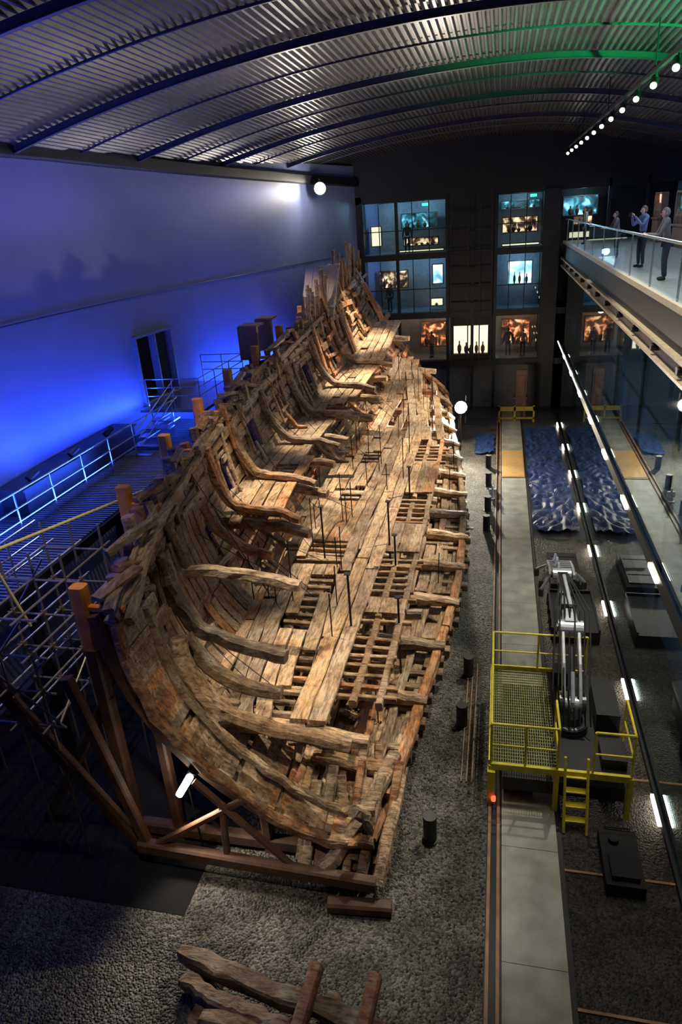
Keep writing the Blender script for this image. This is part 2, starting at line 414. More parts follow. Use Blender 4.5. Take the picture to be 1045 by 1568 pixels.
for i in range(46):
    t=.04+i*.0205
    a=hp(9.4,t)+V((0,-.1,0)); n=hn(9.3,t)
    if R()<.85: sb.bar(a+n*.06+V((0,U(-.25,0),0)),a+n*.12+V((0,U(.8,1.6),.12)),U(.15,.24),.07,wc(1.15),up=n,jit=.01)
for i in range(24):
    x=U(-3.9,-1.9)
    sb.bar((x,9.2+U(-.4,.3),U(.3,.8)),(x+U(-.3,.3),9.9+U(0,1.3),U(1.2,1.9)),U(.12,.22),U(.1,.2),wc(1.1),jit=.015)
big([(-3.1,8.85,.45),(-2.6,9.3,1.0),(-2.2,9.9,1.45),(-1.9,11,1.6)],.28,.3,1.1)
big([(-2.0,8.8,.45),(-1.85,9.6,1.0),(-1.75,10.6,1.4)],.24,.28,1.1)
big([(-2.4,9.0,2.0),(-2.2,9.3,1.5),(-2.3,9.4,.8),(-2.5,9.2,.3)],.2,.22,1)
sb.obj('stern_timbers',M['woodx'],ship)
ub=MB()
for i in range(40):
    y=29.5+i*.31+U(-.1,.1); t=U(.95,1.03); p=hp(min(y,41.5),t); p.y=y
    ub.bar(p-V((0,0,.6)),p+V((U(-.08,.12),U(-.12,.12),U(.6,1.3)+(.7 if 33<y<40 else 0))),U(.1,.18),U(.1,.17),wc(.8),jit=.01)
for i in range(90):
    y=U(30,41.3); t=U(.4,1.0); p=hp(y,t)+hn(y,t)*U(.15,.35)
    if R()<.6: d=V((U(-.1,.1),U(.5,1.6),U(-.1,.15)))
    else: d=(hp(y,t+.04)-hp(y,t-.04))*U(.8,1.8)
    ub.prism([p-d,p,p+d],hn(y,t),U(.14,.3),U(.08,.16),(lambda c:(c[0]*1.15,c[1]*.85,c[2]*.7))(wc(1.15)),jit=.02)
for i in range(60):
    y=U(10.2,41); p=hp(y,U(.0,.05)); p+=V((U(-.15,.0),0,U(-.4,.1)))
    ub.bar(p-V((U(.3,.9),U(-.2,.2),U(-.1,.1))),p+V((U(.0,.1),U(-.1,.1),U(-.3,.05))),U(.1,.18),U(.08,.18),wc(.8),jit=.015)
for i in range(170):
    y=U(9.4,40); t=U(.93,1.04); p=hp(y,t)
    d=V((U(-.1,.25),U(-.6,.6),U(-.12,.22)))
    ub.prism([p-d,p+V((0,0,.03)),p+d],V((0,0,1)),U(.1,.26),U(.06,.18),wc(1.0),jit=.025)
for i in range(180):
    y=U(10,40); t=U(.03,.98); n=hn(y,t); p=hp(y,t)+n*U(.12,.24)
    d=V((U(-.1,.1),U(.2,.8),0)) if R()<.6 else (hp(y,t+.03)-hp(y,t-.03))*U(.5,1.2)
    ub.prism([p-d,p,p+d],n,U(.08,.18),U(.05,.12),wc(1.25),jit=.016)
ub.obj('broken_timbers',M['wood'],ship)
pb=MB()
for yp,tp in PORTS:
    for q in (-.45,.45): pb.bar(hp(yp+q,tp-.065)+hn(yp,tp)*.12,hp(yp+q,tp+.06)+hn(yp,tp)*.12,.1,.16,wc(1.2),up=hn(yp,tp))
    for q in (-.06,.06): pb.bar(hp(yp-.5,tp+q)+hn(yp,tp)*.12,hp(yp+.5,tp+q)+hn(yp,tp)*.12,.1,.16,wc(1.2),up=hn(yp,tp))
pb.obj('gunport_frames',M['woodx'],ship)
st=MB()
for i in range(56):
    y=U(10.5,36); x=U(-6.8,-1.6); t=.0
    for k in range(100):
        t=k/100
        if hp(y,t).x<x: break
    z0=hp(y,t).z
    st.tube([(x,y,z0-.1),(x+U(-.05,.05),y,max(z0+1.2,(zorl(y) if x<-3 else z0)+U(.9,2.0)))],.016,6)
for x,y,zt in ((-3.05,18.2,4.3),(-3.3,13.6,4.4),(-2.7,17,3.8),(-4.9,17.5,4.4),(-2.9,22,4.0),(-2.2,14,3.6)):
    st.tube([(x,y,1.2),(x,y,zt)],.028,8); st.box(x-.07,x+.07,y-.07,y+.07,zt,zt+.02)
for i in range(26):   # tie wires strung across the hull
    y=U(11,34); ta=U(.72,1.0); tb=ta-U(.25,.5); a=hp(y,ta)+hn(y,ta)*.25; b=hp(y+U(-1.5,1.5),tb)+hn(y,tb)*.9
    st.tube([a,a.lerp(b,.5)-V((0,0,.06)),b],.01,5)
st.obj('steel_props',M['dark'],ship)
hd=MB()
for i in range(4): hd.bar((-9.35+i*.42,33.1,7.0),(-9.0+i*.42,33.9,9.85),.4,.08,up=V((0,1,0)))
hd.bar((-9.5,33.3,8.0),(-7.8,33.3,8.1),.1,.1); hd.bar((-9.05,33.9,9.8),(-7.5,33.9,9.95),.1,.1)
hd.obj('castle_panel',simple('grey_board',(.5,.42,.36),.5),ship)
# ------------------------------------------------------------ cradle
cr=empty('support_cradle'); cb=MB(); co=MB()
y=9.6
while y<41:
    p=hp(y,1.0); xo=p.x-.75
    co.bar((xo,y,p.z-2.2 if y>12 else p.z-.9),(xo,y,p.z+.45),.26,.3); co.bar((xo+.02,y,p.z+.0),(p.x+.1,y,p.z+.0),.12,.12)
    cb.bar((xo,y,.0),(xo,y,p.z-(2.2 if y>12 else .9)),.26,.3)
    ts=[i/10 for i in range(11)]
    cb.prism([hp(y,t)-hn(y,t)*.5 for t in ts],[hn(y,t) for t in ts],.22,.26)
    cb.bar((xo-2.2,y,.1),(xo+.1,y,p.z-2.0),.2,.22)
    for x in (-6.4,-4.4,-2.7):
        if y>30: x-=1.0
        k=[hp(y,t).z for t in ts if hp(y,t).x>=x] or [1.3]
        cb.bar((x,y,0),(x,y,max(.5,k[-1]-.5)),.22,.22)
    cb.bar((xo,y,.25),(-2.0-max(0,y-28)*.1,y,.25),.24,.3)
    y+=3.2
cb.bar((-6.9,8.85,.55),(-2.0,8.75,.5),.22,.28); cb.bar((-9.3,8.9,4.5),(-6.8,9.0,.1),.22,.26)
cb.bar((-7.6,8.9,4.6),(-6.7,8.9,.3),.18,.22); cb.bar((-6.7,8.85,.5),(-4.5,9.0,2.0),.12,.12); cb.bar((-3.6,8.85,.5),(-5.5,9.0,2.3),.12,.12)
cb.bar((-5.0,8.85,.6),(-5.0,9.0,1.8),.12,.12); cb.bar((-2.9,8.5,.12),(-1.7,8.6,.12),.26,.24)
cb.obj('cradle_beams',M['rust'],cr); co.obj('padded_posts',M['orange'],cr)
sc=empty('scaffold_tower'); s=MB()
xs=(-9.6,-8.9,-8.2); yy=(8.9,10.3,11.7)
for x in xs:
    for y in yy: s.tube([(x,y,0),(x,y,6.4 if y>9 else 5.2)],.026,8)
for z in (3.4,4.2,5.0,5.8):
    for y in yy: s.tube([(-9.75,y,z),(-7.9,y,z)],.025,8)
    for x in xs: s.tube([(x,8.6,z+.06),(x,12,z+.06)],.025,8)
for a,b in (((-9.6,8.9,3.4),(-7.9,8.9,5.0)),((-9.6,8.9,5.0),(-7.9,8.9,3.4)),((-9.6,8.85,4.2),(-8.2,8.85,5.8)),((-9.6,10.3,5),(-8.6,10.3,6.3)),((-8.1,9,3.4),(-8.1,11.7,5))): s.tube([a,b],.025,8)
for x in xs:
    for y in yy:
        for z in (3.4,4.2,5.0): s.box(x-.045,x+.045,y-.045,y+.045,z-.03,z+.1)
s.obj('scaffold_tubes',simple('weathered_tube',(.34,.28,.22),.4,.5),sc)
s=MB(); s.tube([(-8.7,9.1,7.0),(-8.1,15.8,6.0)],.035,8); s.tube([(-9.4,9.4,6.8),(-8.7,9.1,7.0)],.035,8)
s.tube([(-8.7,9.1,7.0),(-8.4,9.3,5.4)],.03,8)
s.obj('yellow_guard_tube',simple('pale_yellow_tube',(.8,.66,.3),.4),sc)
# ------------------------------------------------------------ floor
fl=empty('floor')
s=MB(); s.box(-16,0.0,-4,48,-.3,0); s.obj('gravel_bed',M['gravel'],fl)
s=MB(); s.box(-16,-5.6,7.9,40,0,.012); s.obj('hull_shade_sheet',simple('hull_shade_sheet',(.004,.004,.004),1),fl)  # near-black sheet on the gravel, painted in as the hull's shade
s=MB(); s.box(1.5,3.5,-4,25,-.3,-.01); s.obj('gravel_strip',M['gravel2'],fl)
s=MB(); s.box(1.5,3.5,25,48,-.3,-.01); s.box(3.5,10,-4,48,-.3,-.01); s.box(-6,0.0,40.5,48,0,.03);s.obj('dark_slab',simple('dark_floor',(.05,.05,.055),.35),fl)
s=MB(); y=-4
while y<42:
    s.box(.3,1.4,y,y+2.39,-.3,.04); y+=2.4
s.obj('path_slabs',M['conc'],fl)
s=MB(); s.box(0,.3,-4,48,-.3,.01); s.box(1.4,1.5,-4,48,-.3,.015); s.obj('path_bed',M['dark'],fl)
tr=MB()
for x0 in (.02,.2): tr.box(x0,x0+.06,-4,42,0,.07)
for x0 in (-.62,-.5,-.38): tr.box(x0,x0+.03,12,16.5,0,.05)
y=-3
while y<13: tr.box(1.5,3.5,y,y+.05,-.01,.02); y+=2.6
tr.obj('trim_1',M['rail'],None)
def tarp(name,x0,x1,y0,y1,amp):
    s=MB(); nx,ny=34,130
    for j in range(ny):
        for i in range(nx):
            u=i/(nx-1);v=j/(ny-1)
            x=x0+(x1-x0)*u+.1*mnoise.noise(V((0,v*9,u))); y=y0+(y1-y0)*v+.25*mnoise.noise(V((u*5,3,v)))
            z=.03+amp*(.5+.5*mnoise.noise(V((x*1.6,y*.9,1))))+amp*1.5*abs(mnoise.noise(V((x*3,y*2,5))))
            s.v.append(V((x,y,z))); s.c.append((.1,.1,.3))
    for j in range(ny-1):
        for i in range(nx-1): a=j*nx+i; s.f.append((a,a+1,a+nx+1,a+nx))
    return s.obj(name,M['tarp'],None,False)
tarp('blue_tarpaulin',1.55,3.3,25.5,39.5,.13); tarp('blue_tarpaulin.001',-1.1,-.1,35,38.5,.1)
s=MB(); s.box(.32,1.38,31.5,35.5,.045,.075); s.box(.34,1.36,31.6,33.4,.075,.09); s.obj('plywood_sheet',M['board'])
bmat=simple('bollard_grey',(.03,.033,.033),.5)
for i,(x,y) in enumerate(((-1.15,10.35),(-.68,13.9),(-.6,15.95),(-.3,25.6),(-.28,27.6),(-.3,30.5),(-.35,33))):
    s=MB(); s.tube([(x,y,0),(x,y,.03),(x,y,.035),(x,y,.6),(x,y,.61),(x,y,.66)],[.17,.17,.14,.14,.15,.14],20)
    s.obj('cylindrical_bollard',bmat)
s=MB(); s.tube([(-.1,29,.0),(-.1,29,.04),(-.1,29,.05),(-.1,29,.6)],[.18,.18,.12,.03],12); s.box(-.25,.05,28.95,29.05,.2,.45); s.obj('warning_cone',M['white'])
lt=empty('salvaged_timbers'); s=MB()
def rough(a,b,w,h,l,n=16):
    a=V(a);b=V(b)
    s.prism([a+(b-a)*i/(n-1)+V((0,.02*math.sin(i*.7),.01*math.sin(i*1.1))) for i in range(n)],V((0,0,1)),[w*U(.85,1.06)*(1 if 0<i<n-1 else .6) for i in range(n)],[h*U(.88,1.05)*(1 if 0<i<n-1 else .6) for i in range(n)],wc(l),jit=.028)
rough((-5.2,6.95,.42),(-1.3,6.25,.42),.32,.28,.85); rough((-5.0,6.55,.36),(-2.9,6.1,.36),.26,.26,.9); rough((-4.4,6.1,.32),(-1.5,5.7,.34),.34,.3,.7)
for x in (-2.75,-1.77): s.prism([V((x+.05,7.0,.64)),V((x,6.1,.66)),V((x-.05,5.2,.68))],V((0,0,1)),.22,.26,(.26,.1,.045),jit=.006)
rough((-4.7,7.1,.15),(-4.5,5.8,.15),.25,.25,.5); rough((-2.4,6.9,.14),(-2.4,5.5,.14),.3,.26,.4)
s.obj('timber_baulks',M['woodx'],lt)
# ------------------------------------------------------------ platform lift
pl=empty('access_platform'); s=MB()
X0,X1,Y0,Y1,ZD,ZR=.05,2.85,11.5,14.9,1.1,2.2
for z,a in ((ZR,.022),(1.65,.018)):
    for p,q in (((X0,Y0),(X0,Y1)),((X0,Y1),(2.3,Y1)),((X0,Y0),(1.4,Y0)),((1.4,Y0),(1.4,12.4)),((2.1,Y0),(X1,Y0)),((X1,Y0),(X1,12.6))):
        s.tube([(p[0],p[1],z),(q[0],q[1],z)],a*1.2,8)
posts=[(X0,Y0),(X0,12.6),(X0,13.75),(X0,Y1),(1.15,Y1),(2.3,Y1),(.75,Y0),(1.4,Y0),(2.1,Y0),(X1,Y0),(X1,12.6),(1.4,12.4)]
for x,y in posts: s.tube([(x,y,ZD),(x,y,ZR)],.026,8)
for x,y in ((X0,Y0),(X0,Y1),(1.4,Y0),(X1,Y0)): s.box(x-.05,x+.05,y-.05,y+.05,0,ZD)
s.box(X0-.05,X0+.02,Y0,Y1,ZD-.12,ZD+.12); s.box(X0,X1,Y0-.04,Y0+.03,ZD-.1,ZD+.06); s.box(X0,2.3,Y1,Y1+.04,ZD,ZD+.1)
for x in (1.55,2.0): s.bar((x,Y0-.55,0),(x,Y0,ZD+.4),.05,.08)
for i in range(4): z=.2+i*.28; s.box(1.55,2.0,Y0-.55+z*.42,Y0-.4+z*.42,z,z+.03)
s.box(-.02,.14,Y0-.12,Y0+.04,.25,1.0); s.box(1.5,1.75,13.2,13.35,1.3,1.75)
s.obj('guard_rails',M['yellow'],pl)
s=MB(); x=X0
while x<1.4: s.box(x,x+.012,Y0,Y1,ZD-.03,ZD); x+=.05
y=Y0
while y<Y1: s.box(X0,1.4,y,y+.015,ZD-.03,ZD); y+=.1
s.obj('mesh_deck',simple('yellow_grating',(.34,.34,.11),.5),pl)
s=MB(); s.box(1.4,X1,Y0,Y1,ZD-.1,ZD); s.box(2.3,2.8,11.7,12.3,ZD,1.35); s.box(2.3,2.8,12.8,14.0,ZD,1.6); s.box(1.5,2.0,14.4,14.8,ZD,1.45)
s.box(.3,2.8,11.6,14.8,.35,.7)
for x in (.5,2.5):
    for y in (12,14.3): s.tube([(x-.15,y,.3),(x+.15,y,.3)],.3,18)
s.obj('chassis',M['dark'],pl)
s=MB(); s.tube([(.12,Y0-.1,.3),(.12,Y0-.2,.3)],.05,10); s.obj('red_lamp',emis('red_lamp',(1,.1,.05),2),pl)
ar=empty('robotic_arm'); s=MB(); k=MB()
s.tube([(1.78,12.9,ZD),(1.78,12.9,1.3),(1.78,12.9,1.32),(1.78,12.9,1.5)],[.34,.34,.26,.24],20)
for z in (1.15,1.25): s.tube([(1.78,12.9,z),(1.78,12.9,z+.03)],.37,20)
for x in (1.5,1.98): s.tube([(x,12.9,1.78),(x+.08,12.9,1.78)],.22,18)
k.tube([(1.55,12.9,1.78),(2.0,12.9,1.78)],.14,18)
for x in (1.6,1.95):
    k.prism([V((x,12.9,1.78)),V((x,13.4,2.45)),V((x,14.1,2.95))],V((1,0,0)),[.3,.22,.26],.07)
k.tube([(1.5,14.1,2.95),(2.05,14.1,2.95)],.19,18); s.tube([(1.47,14.1,2.95),(2.08,14.1,2.95)],.1,14)
k.tube([(1.78,12.75,1.9),(1.78,13.2,2.4)],.045,8); s.tube([(1.78,13.0,2.1),(1.78,13.7,2.7)],.07,10)
k.prism([V((1.77,14.1,3.0)),V((1.75,14.8,3.14)),V((1.72,15.6,3.2)),V((1.7,16.2,3.2))],V((0,0,1)),[.34,.28,.24,.2],[.36,.3,.26,.22])
for yy_ in (14.5,15.0,15.5): s.box(1.58,1.92,yy_,yy_+.04,3.0,3.34)
k.bar((1.78,14.4,3.38),(1.74,15.8,3.4),.08,.08)
k.tube([(1.5,16.2,3.2),(1.95,16.2,3.2)],.17,16); s.tube([(1.46,16.2,3.2),(1.99,16.2,3.2)],.08,12)
for x in (1.45,2.05): k.prism([V((x,16.2,3.15)),V((x+.02,16.9,3.05)),V((x+.05,17.8,2.75))],V((1,0,0)),[.12,.1,.07],.05)
for i in range(8):
    y=16.4+i*.18; k.bar((1.45,y,3.1-.04*i),(2.08,y,3.1-.04*i),.05,.06); k.bar((1.62+.04*(i%3),y,3.14-.04*i),(1.7,y+.14,3.26-.04*i),.07,.12)
for a,b in (((1.5,16.9,3.0),(1.3,17.1,2.5)),((2.0,16.9,3.0),(2.25,17.2,2.5)),((1.45,17.3,2.9),(1.2,17.6,2.6)),((2.1,16.5,3.1),(2.35,16.6,2.8)),((1.5,16.4,3.1),(1.25,16.3,2.7))): k.tube([a,b],.04,8); s.tube([b,V(b)-V((0,0,.2))],.07,8)
hs=MB()
for i in range(8):
    x=1.4+.11*i
    hs.tube([(x,12.6,1.4),(x-.05,12.9,2.1+.15*math.sin(i)),(x,13.7,2.8+.16*math.sin(i*2)),(x+.03,14.3,3.3),(1.6+.05*i,15.2,3.4+.08*math.cos(i)),(1.62+.03*i,16.0,3.38)],.02,6)
hs.obj('hoses',M['rubber'],ar)
s.obj('arm_joints',simple('arm_dark',(.06,.06,.07),.35,.4),ar); k.obj('arm_boom',simple('arm_silver',(.6,.62,.66),.35,.4),ar)
s=MB(); s.box(1.75,3.1,17.9,20.2,0,.4); s.box(1.75,1.8,17.9,20.2,.4,.5); s.box(3.05,3.1,17.9,20.2,.4,.5); s.box(1.75,3.1,20.15,20.2,.4,.5)
for i in range(5): s.box(1.72,1.75,18+i*.5,18.06+i*.5,0,.45)
s.obj('equipment_crate',M['dark'])
s=MB(); s.box(1.9,2.9,20.9,23.2,0,.3); s.box(2.0,2.8,21.1,23,.3,.36); s.tube([(2.0,21.5,.45),(2.8,21.5,.45)],.02,6); s.tube([(2.0,22.6,.45),(2.8,22.6,.45)],.02,6)
s.obj('storage_crate',M['dark'])
s=MB(); s.box(2.2,2.9,9.6,10.9,0,.3); s.box(2.3,2.8,9.7,10.2,.3,.42); s.tube([(2.45,10.6,.3),(2.45,10.6,.4)],.1,12); s.bar((2.3,10.9,.35),(2.8,10.9,.35),.03); s.obj('equipment_case',M['rubber'])
# ------------------------------------------------------------ left wall
WY=[-4,14,20,27,33,38,44.2,48]; WX=[-13.4,-13.2,-13,-12.2,-11.2,-10.1,-8.5,-7.4]
def wx(y): return float(herm(WY,np.array(WX),y))
DY0,DY1,DZ0,DZ1=22.6,25.0,6.1,8.6
def wallseg(s,y0,y1,z0,z1):
    k=max(2,int((y1-y0)/1)+1); base=len(s.v)
    for i in range(k):
        y=y0+(y1-y0)*i/(k-1)
        for z in (z0,z1):
            s.v.append(V((wx(y),y,z))); s.c.append((1,1,1))
            s.v.append(V((wx(y)-.3,y,z))); s.c.append((1,1,1))
    for i in range(k-1):
        b=base+i*4
        s.f+= [(b,b+4,b+6,b+2),(b+1,b+3,b+7,b+5),(b,b+1,b+5,b+4),(b+2,b+6,b+7,b+3)]
    s.f+=[(base,base+2,base+3,base+1)]; e=base+(k-1)*4; s.f+=[(e,e+1,e+3,e+2)]
s=MB(); wallseg(s,-4,DY0,0,14.7); wallseg(s,DY1,48,0,14.7); wallseg(s,DY0,DY1,DZ1,14.7); wallseg(s,DY0,DY1,0,DZ0)
s.obj('wall_left',M['wallL'])
s=MB(); s.tube([V((wx(y)+.03,y,9.9)) for y in range(2,44,2)],.018,6); s.obj('wall_cable',M['dark'])
s=MB(); s.prism([V((wx(y)+.15,y,14.3-.02*max(0,y-20))) for y in range(-4,46,2)],V((0,0,1)),.3,.45,(0,0,0)); s.obj('trim_2',M['dark'])
s=MB()
for y in (DY0,DY1-.1,(DY0+DY1)/2): s.box(wx(y)-.15,wx(y)+.12,y,y+.1,DZ0,DZ1)
for z in (DZ0,DZ1-.1): s.bar((wx(DY0),DY0,z+.05),(wx(DY1),DY1,z+.05),.25,.1)
s.obj('door_1',simple('door_frame_grey',(.2,.2,.25),.4))
s=MB(); s.box(-14.6,-13.4,DY0-.4,DY1+.4,DZ0-.1,DZ1+.2); s.obj('door_lobby',M['rubber'])
wk=empty('left_walkway'); s=MB(); ZW=5.2
y=2
while y<24: s.box(-12.9,-9.9,y,y+.05,ZW-.05,ZW); y+=.13
s.obj('grating',simple('grating_steel',(.25,.25,.25),.4,.6),wk)
s=MB()
for x in (-12.9,-11.4,-9.9): s.box(x-.06,x+.06,2,24,ZW-.3,ZW-.06)
y=3
while y<24: s.box(-9.98,-9.8,y,y+.2,0,ZW-.3); y+=4
s.box(-12.9,-12.1,14.5,20.5,ZW,5.95); s.box(-12.95,-12.05,14.4,20.6,5.95,6.0); s.obj('bearers',M['dark'],wk)
s=MB()
for xr,ya,yb,z0 in ((-9.95,2,12,ZW),(-11.6,6,23,ZW)):
    for dz in (.35,.7,1.1): s.tube([(xr,ya,z0+dz),(xr,yb,z0+dz)],.022,8)
    y=ya
    while y<=yb: s.tube([(xr,y,z0),(xr,y,z0+1.1)],.022,8); y+=1.5
for dz in (.5,.8,1.1):
    s.tube([(-12.2,22,6.1+dz),(-10.2,22,6.1+dz),(-10.2,26.5,6.1+dz)],.02,8); s.tube([(-12.0,26.5,6.1+dz),(-10.2,26.5,6.1+dz)],.02,8)
    s.tube([(-11.1,22,6.1+dz),(-11.1,19,ZW+dz)],.02,8)
for x,y in ((-12.2,22),(-11.2,22),(-10.2,22),(-10.2,23.5),(-10.2,25),(-10.2,26.5),(-11.1,26.5),(-12,26.5)): s.tube([(x,y,6.1),(x,y,7.2)],.02,8)
s.box(-12.6,-10.1,22,26.6,6.0,6.1)
for i in range(5): s.box(-12,-11.1,22-.5*(5-i),22.02-.5*(4-i),ZW+.15*i,ZW+.15*i+.04)
s.obj('railings',M['chrome'],wk)
s=MB()
for x,y in ((-10.3,22.3),(-10.3,26.3),(-12.3,26.3)): s.box(x-.08,x+.08,y-.08,y+.08,0,6)
for yy_ in (15,17,19): s.tube([(-12.3,yy_,6.1),(-12.2,yy_+.3,6.25)],.1,10)
s.obj('landing_legs',M['dark'],wk)
hd=MB()
for x,y,w in ((-9.7,26.2,.8),(-9.7,28.2,.7)):
    hd.box(x-w/2,x+w/2,y-.1,y+.1,7.0,8.3); hd.box(x-w/2,x-w/2+.08,y,y+.9,7.2,8.3); hd.box(x-w/2,x+w/2,y,y+.9,8.25,8.32); hd.box(x-.1,x+.1,y,y+.2,0,7.0)
hd.obj('wooden_hood',simple('dark_brown_board',(.26,.13,.065),.5))
# ------------------------------------------------------------ ceiling
def cz(x,y):
    base=14.25-.02*max(0,y-20)
    u=(x+13.2)/13.2
    return base+1.9*(1-(1-min(u,1))**2) if u<1 else base+1.9-.02*(x)**2
s=MB(); xs=[];x=-13.6
while x<10.5:
    xs+= [(x,0),(x+.035,.09),(x+.1,.09),(x+.135,0)]; x+=.19
ysn=[-4,6,12,18,24,30,36,42,48.5]
nx=len(xs)
for y in ysn:
    for xx,dz in xs: s.v.append(V((xx,y,cz(xx,y)+dz))); s.c.append((1,1,1))
for j in range(len(ysn)-1):
    for i in range(nx-1): a=j*nx+i; s.f.append((a,a+1,a+nx+1,a+nx))
s.obj('ceiling',M['ceil'])
cbm=empty('ceiling_ribs'); s=MB()
for y in (0,3.2,6.2,9.2,12.3,15.3,18.4,21.4,24.4,27.5,30.5,33.5,36.6,40):
    big_=abs((y/6.1)-round(y/6.1))<.1
    pp=[V((-13.3+23.5*i/30,y,cz(-13.3+23.5*i/30,y)-(.1 if big_ else .03))) for i in range(31)]
    s.prism(pp,V((0,0,1)),.05,.18 if big_ else .06)
    if big_: s.prism([p-V((0,0,.09)) for p in pp],V((0,0,1)),.12,.025)
s.obj('rib_beams',simple('rib_steel',(.1,.1,.11),.4,.5),cbm)
tk=empty('lighting_track'); s=MB(); s2=MB(); s.box(3.4,3.5,16,43,14.62,14.7)
y=17.5
while y<43:
    s.tube([(3.45,y,14.6),(3.45,y,14.45)],.03,8); s.tube([(3.45,y+.12,14.5),(3.38,y-.16,14.32)],.09,12); s2.tube([(3.38,y-.16,14.32),(3.375,y-.175,14.31)],.07,12); y+=2.3
for y in (20,28,36): s.tube([(3.45,y,14.7),(3.45,y,15.7)],.02,6)
s.obj('track_and_spots',M['dark'],tk); s2.obj('lenses',M['eT'],tk)
# ------------------------------------------------------------ right side gallery
gl=empty('glass_wall_right'); s=MB(); s.box(3.59,3.61,2,44,.05,8.5); s.obj('gallery_glazing',M['glassR'],gl)
s=MB(); s.box(3.59,3.61,2,44,9.95,11.0); s.obj('balustrade_glass',M['glassC'],gl)
s=MB(); s.tube([(3.6,2,11.05),(3.6,44,11.05)],.035,8)
y=4
while y<44: s.box(3.62,3.66,y,y+.05,9.9,11.0); y+=3
s.tube([(3.95,2,6.75),(3.95,44,6.75)],.03,8); s.tube([(3.95,2,3.9),(3.95,44,3.9)],.03,8)
y=4
while y<44: s.box(3.93,3.97,y,y+.04,5.7,6.75); s.box(3.93,3.97,y,y+.04,2.9,3.9); y+=2
s.obj('handrail',M['chrome'],gl)
s=MB(); s.box(3.42,3.8,2,44,8.55,8.62); s.box(3.42,3.8,2,44,8.95,9.02); s.box(3.58,3.64,2,44,8.62,8.95)
s.box(3.5,3.6,2,44,9.78,9.92); s.obj('floor_edge_beam',simple('beige_steel',(.46,.39,.28),.45,.1),gl)
s=MB(); s.box(3.6,10,2,44.0,9.6,9.86); s.box(3.62,10,2,44,5.4,5.7); s.box(3.62,10,2,44,2.6,2.9); s.box(3.5,3.56,2,44,4.15,4.45); s.box(3.5,3.56,2,44,0,.14); s.box(3.55,3.62,2,44,9.02,9.78)
y=2.5
while y<44: s.box(3.63,3.7,y,y+.07,0,8.55); y+=4.05
y=4
while y<44: s.tube([(3.41,y,8.8),(3.58,y,8.8)],.09,12); y+=2.6
s.obj('gallery_slabs',M['dark'],gl)
s=MB(); s.box(3.62,10,2,44,9.86,9.9); s.box(3.7,10,2,44,5.7,5.73); s.box(3.7,10,2,44,2.9,2.93); s.obj('gallery_floors',simple('gallery_lino',(.35,.35,.35),.35),gl)
s=MB()
for i in range(8): y=10.4+4.05*i; s.box(3.44,3.5,y-.4,y+.4,4.25,4.35)
for i in range(8): y=11.75+4.05*i; s.box(3.44,3.5,y-.4,y+.4,.04,.12)
s.box(3.47,3.5,30,43.5,4.28,4.31); s.obj('strip_lights',M['eS'],gl)
s=MB(); s.box(10,10.3,-4,48,0,15.9); s.obj('wall_right',simple('gallery_wall',(.22,.25,.36),.6))
# ------------------------------------------------------------ end wall
YE=44
ew=empty('wall_end'); s=MB()
s.box(-9,10,YE+3.2,YE+3.4,0,15.8)
s.box(-9,10,YE,YE+.3,12.6,16); s.box(-9,-8.2,YE,YE+3,0,13)
for z in (2.85,5.85,9.35): s.box(-8.4,10,YE-.05,YE+3.2,z,z+.35)
for x in (-8.3,-6.2,-3.2,-1.7,-.35,2.35,3.0): s.box(x,x+.18,YE-.1,YE+.15,0,12.7)
s.box(2.4,3.3,YE-.2,YE+3,0,12.7); s.box(-3.1,-.3,YE,YE+.2,6,12.6); s.box(5.8,5.95,YE,YE+.2,9.8,13); s.box(7.8,7.95,YE,YE+.2,9.8,13)
for x in (-7.2,-5.2,-4.2,.5,1.4): s.box(x,x+.05,YE-.02,YE+.04,6.2,12.6)
for z in (7.6,11.0): s.box(-8.2,3.2,YE-.02,YE+.04,z,z+.05)
for z in (6.6,7.6,8.6,9.6,10.6,11.6): s.box(-2.95,-.5,YE-.35,YE-.3,z,z+.06)
for x in (-2.95,-1.9,-1.2,-.5): s.box(x,x+.07,YE-.4,YE-.3,2.9,12.5)
s.obj('end_structure',simple('black_wall',(.006,.006,.008),.6),ew)
s=MB(); s.box(-8,2.4,YE+.6,YE+.7,0,2.85); s.obj('plinth_wall',simple('grey_plaster',(.14,.14,.14),.7),ew)
s=MB()
for x0,x1 in ((-8.2,-3.1),(-.2,2.4)):
    for z in (3.2,6.2,9.7): s.box(x0,x1,YE+.3,YE+3.15,z,z+.03)
    for z0,z1 in ((3.2,5.85),(6.2,9.3),(9.7,12.6)): s.box(x0,x1,YE+3.1,YE+3.15,z0,z1)
s.obj('gallery_interiors',simple('interior_blue_grey',(.25,.3,.36),.5),ew)
s=MB()
for z0,z1 in ((3.2,5.85),(6.2,9.3),(9.7,12.6)):
    s.box(-8.2,-3.1,YE+.05,YE+.08,z0,z1); s.box(-.2,2.4,YE+.05,YE+.08,z0,z1)
s.obj('end_glazing',M['glassC'],ew)
k0=(.004,.004,.006)
M['dsp_w']=emis('lit_case_white',(.8,.72,.5),1.5); M['dsp_b']=display('screen_blue',[(.1,.25,.4),(.35,.6,.8),(.8,.95,1),(1,1,1)],2.4,1.2)
M['dsp_o']=display('panel_orange',[k0,(.1,.025,.01),(.6,.13,.03),(1,.55,.3)],1.6,2.2)
M['dsp_c']=display('panel_cyan',[k0,(.01,.08,.12),(.06,.3,.42),(.4,.8,.9)],1.8,1.6)
M['dsp_t']=display('panel_tan',[k0,(.12,.06,.03),(.5,.3,.16),(.9,.7,.45)],1.6,2.6)
